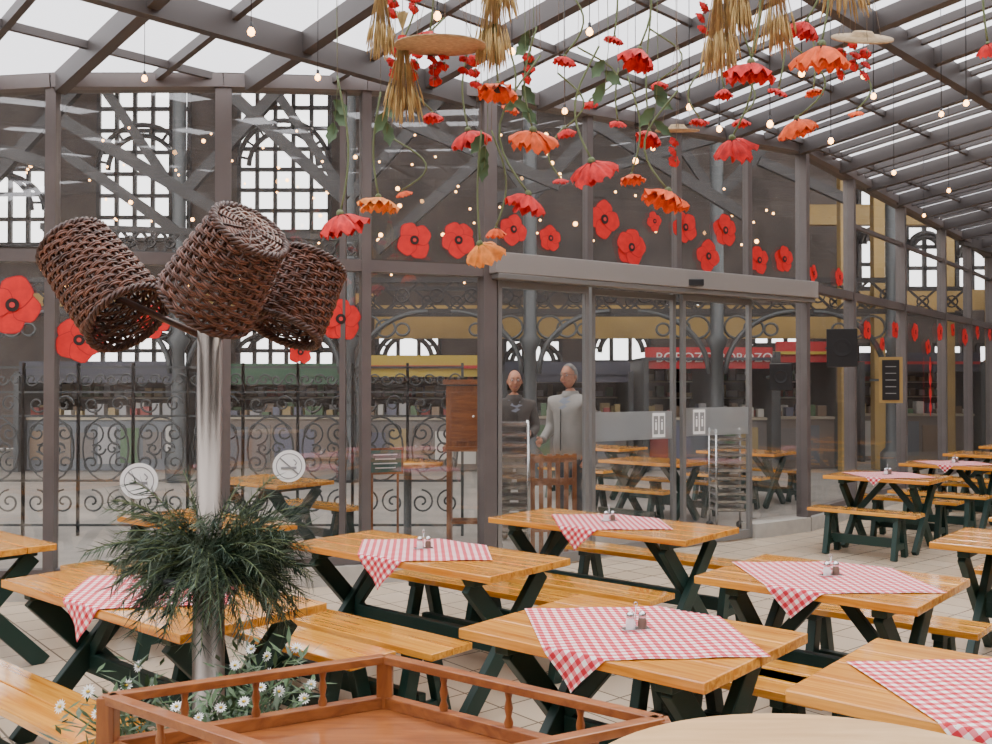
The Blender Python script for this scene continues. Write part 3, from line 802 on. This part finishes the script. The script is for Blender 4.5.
m.box((c.x,9.95,1.38),(.38,.3,.62),M_redb); m.box((c.x,9.95,1.73),(.44,.36,.05),M_red); m.box((c.x,9.95,1.05),(.44,.36,.05),M_red)
m.box((c.x,9.79,1.38),(.28,.02,.5),M_red)
for s in(-1,1):
    for q in(-1,1): m.box((c.x+s*.16,9.95+q*.11,.53),(.05,.05,1.06),M_redb)
m.box((c.x,9.95,.3),(.34,.26,.03),M_red)
m.sphere((c.x+.09,9.77,1.38),.015,M_cap,8)
m.obj('wooden_cabinet_stand',bevel=.005)
def rack(px,d,h,w=.42,n=11):
    m=MB(); x=X(px,d)
    for s in(-1,1):
        for q in(-1,1): m.tube([(x+s*w/2,d+q*.18,.08),(x+s*w/2,d+q*.18,h)],.014,M_cap,6); m.sphere((x+s*w/2,d+q*.18,.05),.05,M_blackp,8)
    for k in range(n):
        z=.25+(h-.3)*k/(n-1); m.box((x,d,z),(w,.34,.012),M_header)
        for q in(-1,1): m.beam((x-w/2,d+q*.18,z+.02),(x+w/2,d+q*.18,z+.02),.012,.03,M_cap)
    m.obj('metal_tray_trolley')
rack(513,9.75,1.34,.30); rack(728,11.25,1.2,.36)
m=MB(); a=Vector((.37,9.75,0));b=Vector((.8,9.85,0))
for z in(.25,.72,.95): m.beam((a.x,a.y,z),(b.x,b.y,z),.04,.07,M_red)
for k in range(6):
    p=a.lerp(b,k/5); m.box((p.x,p.y,.5),(.045,.045,1.0),M_redb)
m.obj('wooden_railing')
m=MB(); m.lathe([(0,.93),(.36,.93),(.36,.89),(0,.89)],(0,0,0),M_top,36); m.lathe([(.04,.89),(.04,.05),(.25,.02),(.25,0)],(0,0,0),M_iron,16)
m.obj('round_outdoor_table',(X(408,9.75),9.72,0))
p,t,nn=wallhit(395,461,-.35); m=MB(); M_cb=mat('board_green',(.05,.12,.10),.6); R=Matrix((t,nn*-1,Z)).transposed()
m.box((0,0,0),(.34,.02,.24),M_redb,R); m.box(nn*.012,(.30,.006,.2),M_cb,R)
for k in range(4): m.box(nn*.017+Z*(.06-.04*k),(.22-.03*(k%2),.002,.01),M_white,R)
zb=p.z
for s in(-1,1): m.beam(t*s*.12,t*s*.12-Z*(zb),.02,.02,M_redb)
m.obj('menu_board',p)
# ------------------------------------------------------------ people
M_skin=mat('skin',(.56,.24,.14),.5); M_gj=mat('jacket_grey',(.33,.31,.285),.8,var=.08); M_dj=mat('jacket_dark',(.06,.05,.045),.8,var=.1)
M_tr=mat('trousers_dark',(.05,.05,.06),.8); M_trb=mat('trousers_beige',(.22,.19,.15),.8); M_shoe=mat('shoe_leather',(.02,.015,.01),.4)
M_hg=mat('hair_grey',(.22,.21,.20),.8); M_hd=mat('hair_dark',(.04,.03,.025),.8); M_eye=mat('eye_white',(.7,.7,.7),.3); M_ir=mat('eye_iris',(.05,.03,.02),.2); M_lip=mat('lips',(.32,.08,.07),.5); M_gls=mat('spectacle_frame',(.03,.03,.03),.3); M_shirt=mat('shirt',(.24,.26,.32),.8)
def person(name,loc,rot,scale,jk,tr,hair,glasses=True,bald=False,headturn=0,bulk=1.0,armL=((.235,-.02,1.16),(.225,.06,.93)),armR=((.235,-.02,1.16),(.225,.06,.93))):
    root=empty(name,loc,(0,0,rot)); root.scale=(scale,)*3
    J=[((0,0,.97),(.15*bulk,.12*bulk)),((0,.0,1.13),(.155*bulk,.125*bulk)),((0,0,1.32),(.18*bulk,.125*bulk)),((0,-.005,1.45),(.12*bulk,.09*bulk)),((0,-.005,1.51),(.06,.06)),((0,.012,1.58),(.052,.055))]
    E=[(0,1),(1,2),(2,3),(3,4),(4,5)]
    arms={-1:armL,1:armR}
    for s in(-1,1):
        b=len(J); el,wr=arms[s]
        J+=[((s*.175*bulk,0,1.43),(.072*bulk,.075*bulk)),((s*el[0]*bulk,el[1],el[2]),(.056*bulk,.056*bulk)),((s*wr[0]*bulk,wr[1],wr[2]),(.040,.043))]
        E+=[(3,b),(b,b+1),(b+1,b+2)]
        b=len(J)
        J+=[((s*.095,0,.88),(.098,.105)),((s*.105,.015,.50),(.068,.068)),((s*.11,-.01,.12),(.055,.055)),((s*.115,.02,.05),(.042,.042)),((s*.125,.16,.035),(.04,.032))]
        E+=[(0,b),(b,b+1),(b+1,b+2),(b+2,b+3),(b+3,b+4)]
    me=bpy.data.meshes.new(name+'_sk'); me.from_pydata([j[0] for j in J],E,[])
    o=bpy.data.objects.new(name+'_sk',me); scene.collection.objects.link(o)
    sk=o.modifiers.new('s','SKIN'); sk.use_smooth_shade=True
    for i,j in enumerate(J): me.skin_vertices[0].data[i].radius=j[1]
    me.skin_vertices[0].data[0].use_root=True
    ss=o.modifiers.new('ss','SUBSURF'); ss.levels=2; ss.render_levels=2
    dg=bpy.context.evaluated_depsgraph_get(); dg.update()
    nm=bpy.data.meshes.new_from_object(o.evaluated_get(dg)); bpy.data.objects.remove(o)
    nm.materials.clear()
    for mm in(jk,tr,M_shoe,M_skin,M_shirt): nm.materials.append(mm)
    for p in nm.polygons:
        c=p.center; z=c.z; p.use_smooth=True
        if z>1.53: k=3
        elif z>1.36 and abs(c.x)<.035+(z-1.36)*.1 and c.y>.03: k=4
        elif z>.86 and not(abs(c.x)<.17 and z<.88): k=0
        elif z<.09: k=2
        else: k=1
        p.material_index=k
    bo=bpy.data.objects.new('body',nm); scene.collection.objects.link(bo); bo.parent=root
    h=MB(); vs=[];n=28;kk=20
    for i in range(kk+1):
        th=math.pi*i/kk
        for j in range(n):
            a=2*math.pi*j/n; x=.076*math.sin(th)*math.cos(a); y=.097*math.sin(th)*math.sin(a); z=.12*math.cos(th)
            if z<0:
                f=1-.32*(-z/.12)**1.3; x*=f
                if y>0: y*=1-.10*(-z/.12)
                else: y*=1-.35*(-z/.12)
            if y>.05 and abs(x)<.03 and -.115<z<-.06: y+=.008
            if y>.05 and .0<z<.035: y-=.006 if abs(abs(x)-.03)<.016 else 0
            vs.append((x,y,z))
    h.add(vs,[(i*n+j,(i+1)*n+j,(i+1)*n+(j+1)%n,i*n+(j+1)%n) for i in range(kk) for j in range(n)],M_skin,True)
    h.tube([(0,.088,.018),(0,.104,-.005),(0,.117,-.028),(0,.100,-.036)],[.008,.011,.015,.008],M_skin,8)
    for s in(-1,1):
        h.sphere((s*.03,.080,.012),.011,M_eye,10); h.sphere((s*.03,.0885,.012),.006,M_ir,8)
        h.tube([(s*.014,.093,.034),(s*.03,.094,.038),(s*.047,.083,.033)],.0035,hair,5)
        h.sphere((s*.077,-.005,-.005),.03,M_skin,10,(.32,.6,1))
        h.sphere((s*.043,.052,-.035),.022,M_skin,8,(1,1,1))
        if glasses:
            h.tube([(s*.031+.021*math.cos(a),.104,.012+.016*math.sin(a)) for a in [6.283*k/16 for k in range(16)]],.0020,M_gls,4,closed=True)
            h.tube([(s*.052,.103,.016),(s*.076,.05,.016),(s*.080,-.01,.012)],.002,M_gls,4)
    if glasses: h.tube([(-.01,.105,.014),(.01,.105,.014)],.0022,M_gls,4)
    h.tube([(-.024,.083,-.058),(-.01,.092,-.062),(.01,.092,-.062),(.024,.083,-.058)],[.003,.006,.006,.003],M_lip,6)
    vs=[];fs=[]
    for i in range(kk+1):
        th=math.pi*i/kk
        for j in range(n):
            a=2*math.pi*j/n; g=1.05
            vs.append((.079*g*math.sin(th)*math.cos(a),.098*g*math.sin(th)*math.sin(a)-.008,.122*g*math.cos(th)+.002+.002*math.sin(j*5+i*3)))
    for i in range(kk):
        for j in range(n):
            a=2*math.pi*(j+.5)/n; th=math.pi*(i+.5)/kk; z=math.cos(th); front=math.sin(a)
            lim=-.42 if front<-.15 else (.05 if front<.15 else (.36+.45*min(1,(front-.1)*1.3)))
            if bald and z>.62 and front>-.55: continue
            if z>lim: fs.append((i*n+j,(i+1)*n+j,(i+1)*n+(j+1)%n,i*n+(j+1)%n))
    h.add(vs,fs,hair,True)
    h.obj('head',(0,.03,1.69),(0,0,headturn),parent=root)
    c=MB(); c.lathe([(.095,1.43),(.085,1.50),(.070,1.545),(.078,1.545),(.095,1.49)],(0,0,0),jk,20)
    c.beam((0,.118*bulk+.012,1.36),(0,.125*bulk+.006,.95),.006,.012,M_gls,up=Vector((0,1,0)))
    c.obj('collar',parent=root)
    for s in(-1,1):
        g=MB(); el,wr=arms[s]; w=Vector((0,0,0)); ax=Vector((s*(wr[0]-el[0])*bulk,wr[1]-el[1],wr[2]-el[2])).normalized()
        g.sphere(w+Vector((0,.012,-.045)),.045,M_skin,10,(.42,.75,1.1))
        for k,(dy,ln) in enumerate(((.034,.07),(.014,.08),(-.006,.076),(-.024,.06))):
            b0=w+Vector((0,dy+.004,-.075)); g.tube([b0,b0+Vector((-s*.002,.004,-ln*.45)),b0+Vector((-s*.010,.008,-ln*.8)),b0+Vector((-s*.018,.008,-ln))],[.009,.0085,.0075,.005],M_skin,7)
        b0=w+Vector((0,.035,-.03)); g.tube([b0,b0+Vector((-s*.006,.028,-.028)),b0+Vector((-s*.010,.034,-.058))],[.011,.010,.006],M_skin,7)
        g.tube([w+Vector((0,-.0,.03)),w+Vector((0,.002,-.005))],[.044,.043],jk,12)
        ho=g.obj('hand_left' if s<0 else 'hand_right',(s*wr[0]*bulk,wr[1],wr[2]),parent=root)
        ho.rotation_euler=Vector((0,0,-1)).rotation_difference(ax).to_euler()
    return root
person('man_in_grey_jacket',(X(571,10.25),10.3,0),math.radians(135),1.06,M_gj,M_tr,M_hg,True,False,.12,1.2,armR=((.23,-.03,1.17),(.17,.20,1.05)))
person('man_in_dark_jacket',(X(514,10.75),10.75,0),math.radians(190),1.03,M_dj,M_trb,M_hd,True,True,-.1,1.05,armL=((.23,.0,1.17),(.12,.22,1.12)))
# ------------------------------------------------------------ light
w=bpy.data.worlds.new('World'); scene.world=w; w.use_nodes=True
bg=w.node_tree.nodes['Background']; bg.inputs[0].default_value=(1,.975,.965,1); bg.inputs[1].default_value=4.6
s=bpy.data.lights.new('sun','SUN'); s.energy=5.0; s.angle=math.radians(8); s.color=(1,.88,.72)
so=bpy.data.objects.new('sun',s); scene.collection.objects.link(so); so.rotation_euler=(math.radians(-38),math.radians(18),0)
cd=bpy.data.cameras.new('camera'); cd.sensor_width=36; cd.lens=F*36/992; cd.clip_end=200
co=bpy.data.objects.new('camera',cd); scene.collection.objects.link(co); co.location=(0,0,HC); co.rotation_euler=(math.radians(90)+math.atan(13/F),0,0)
scene.camera=co
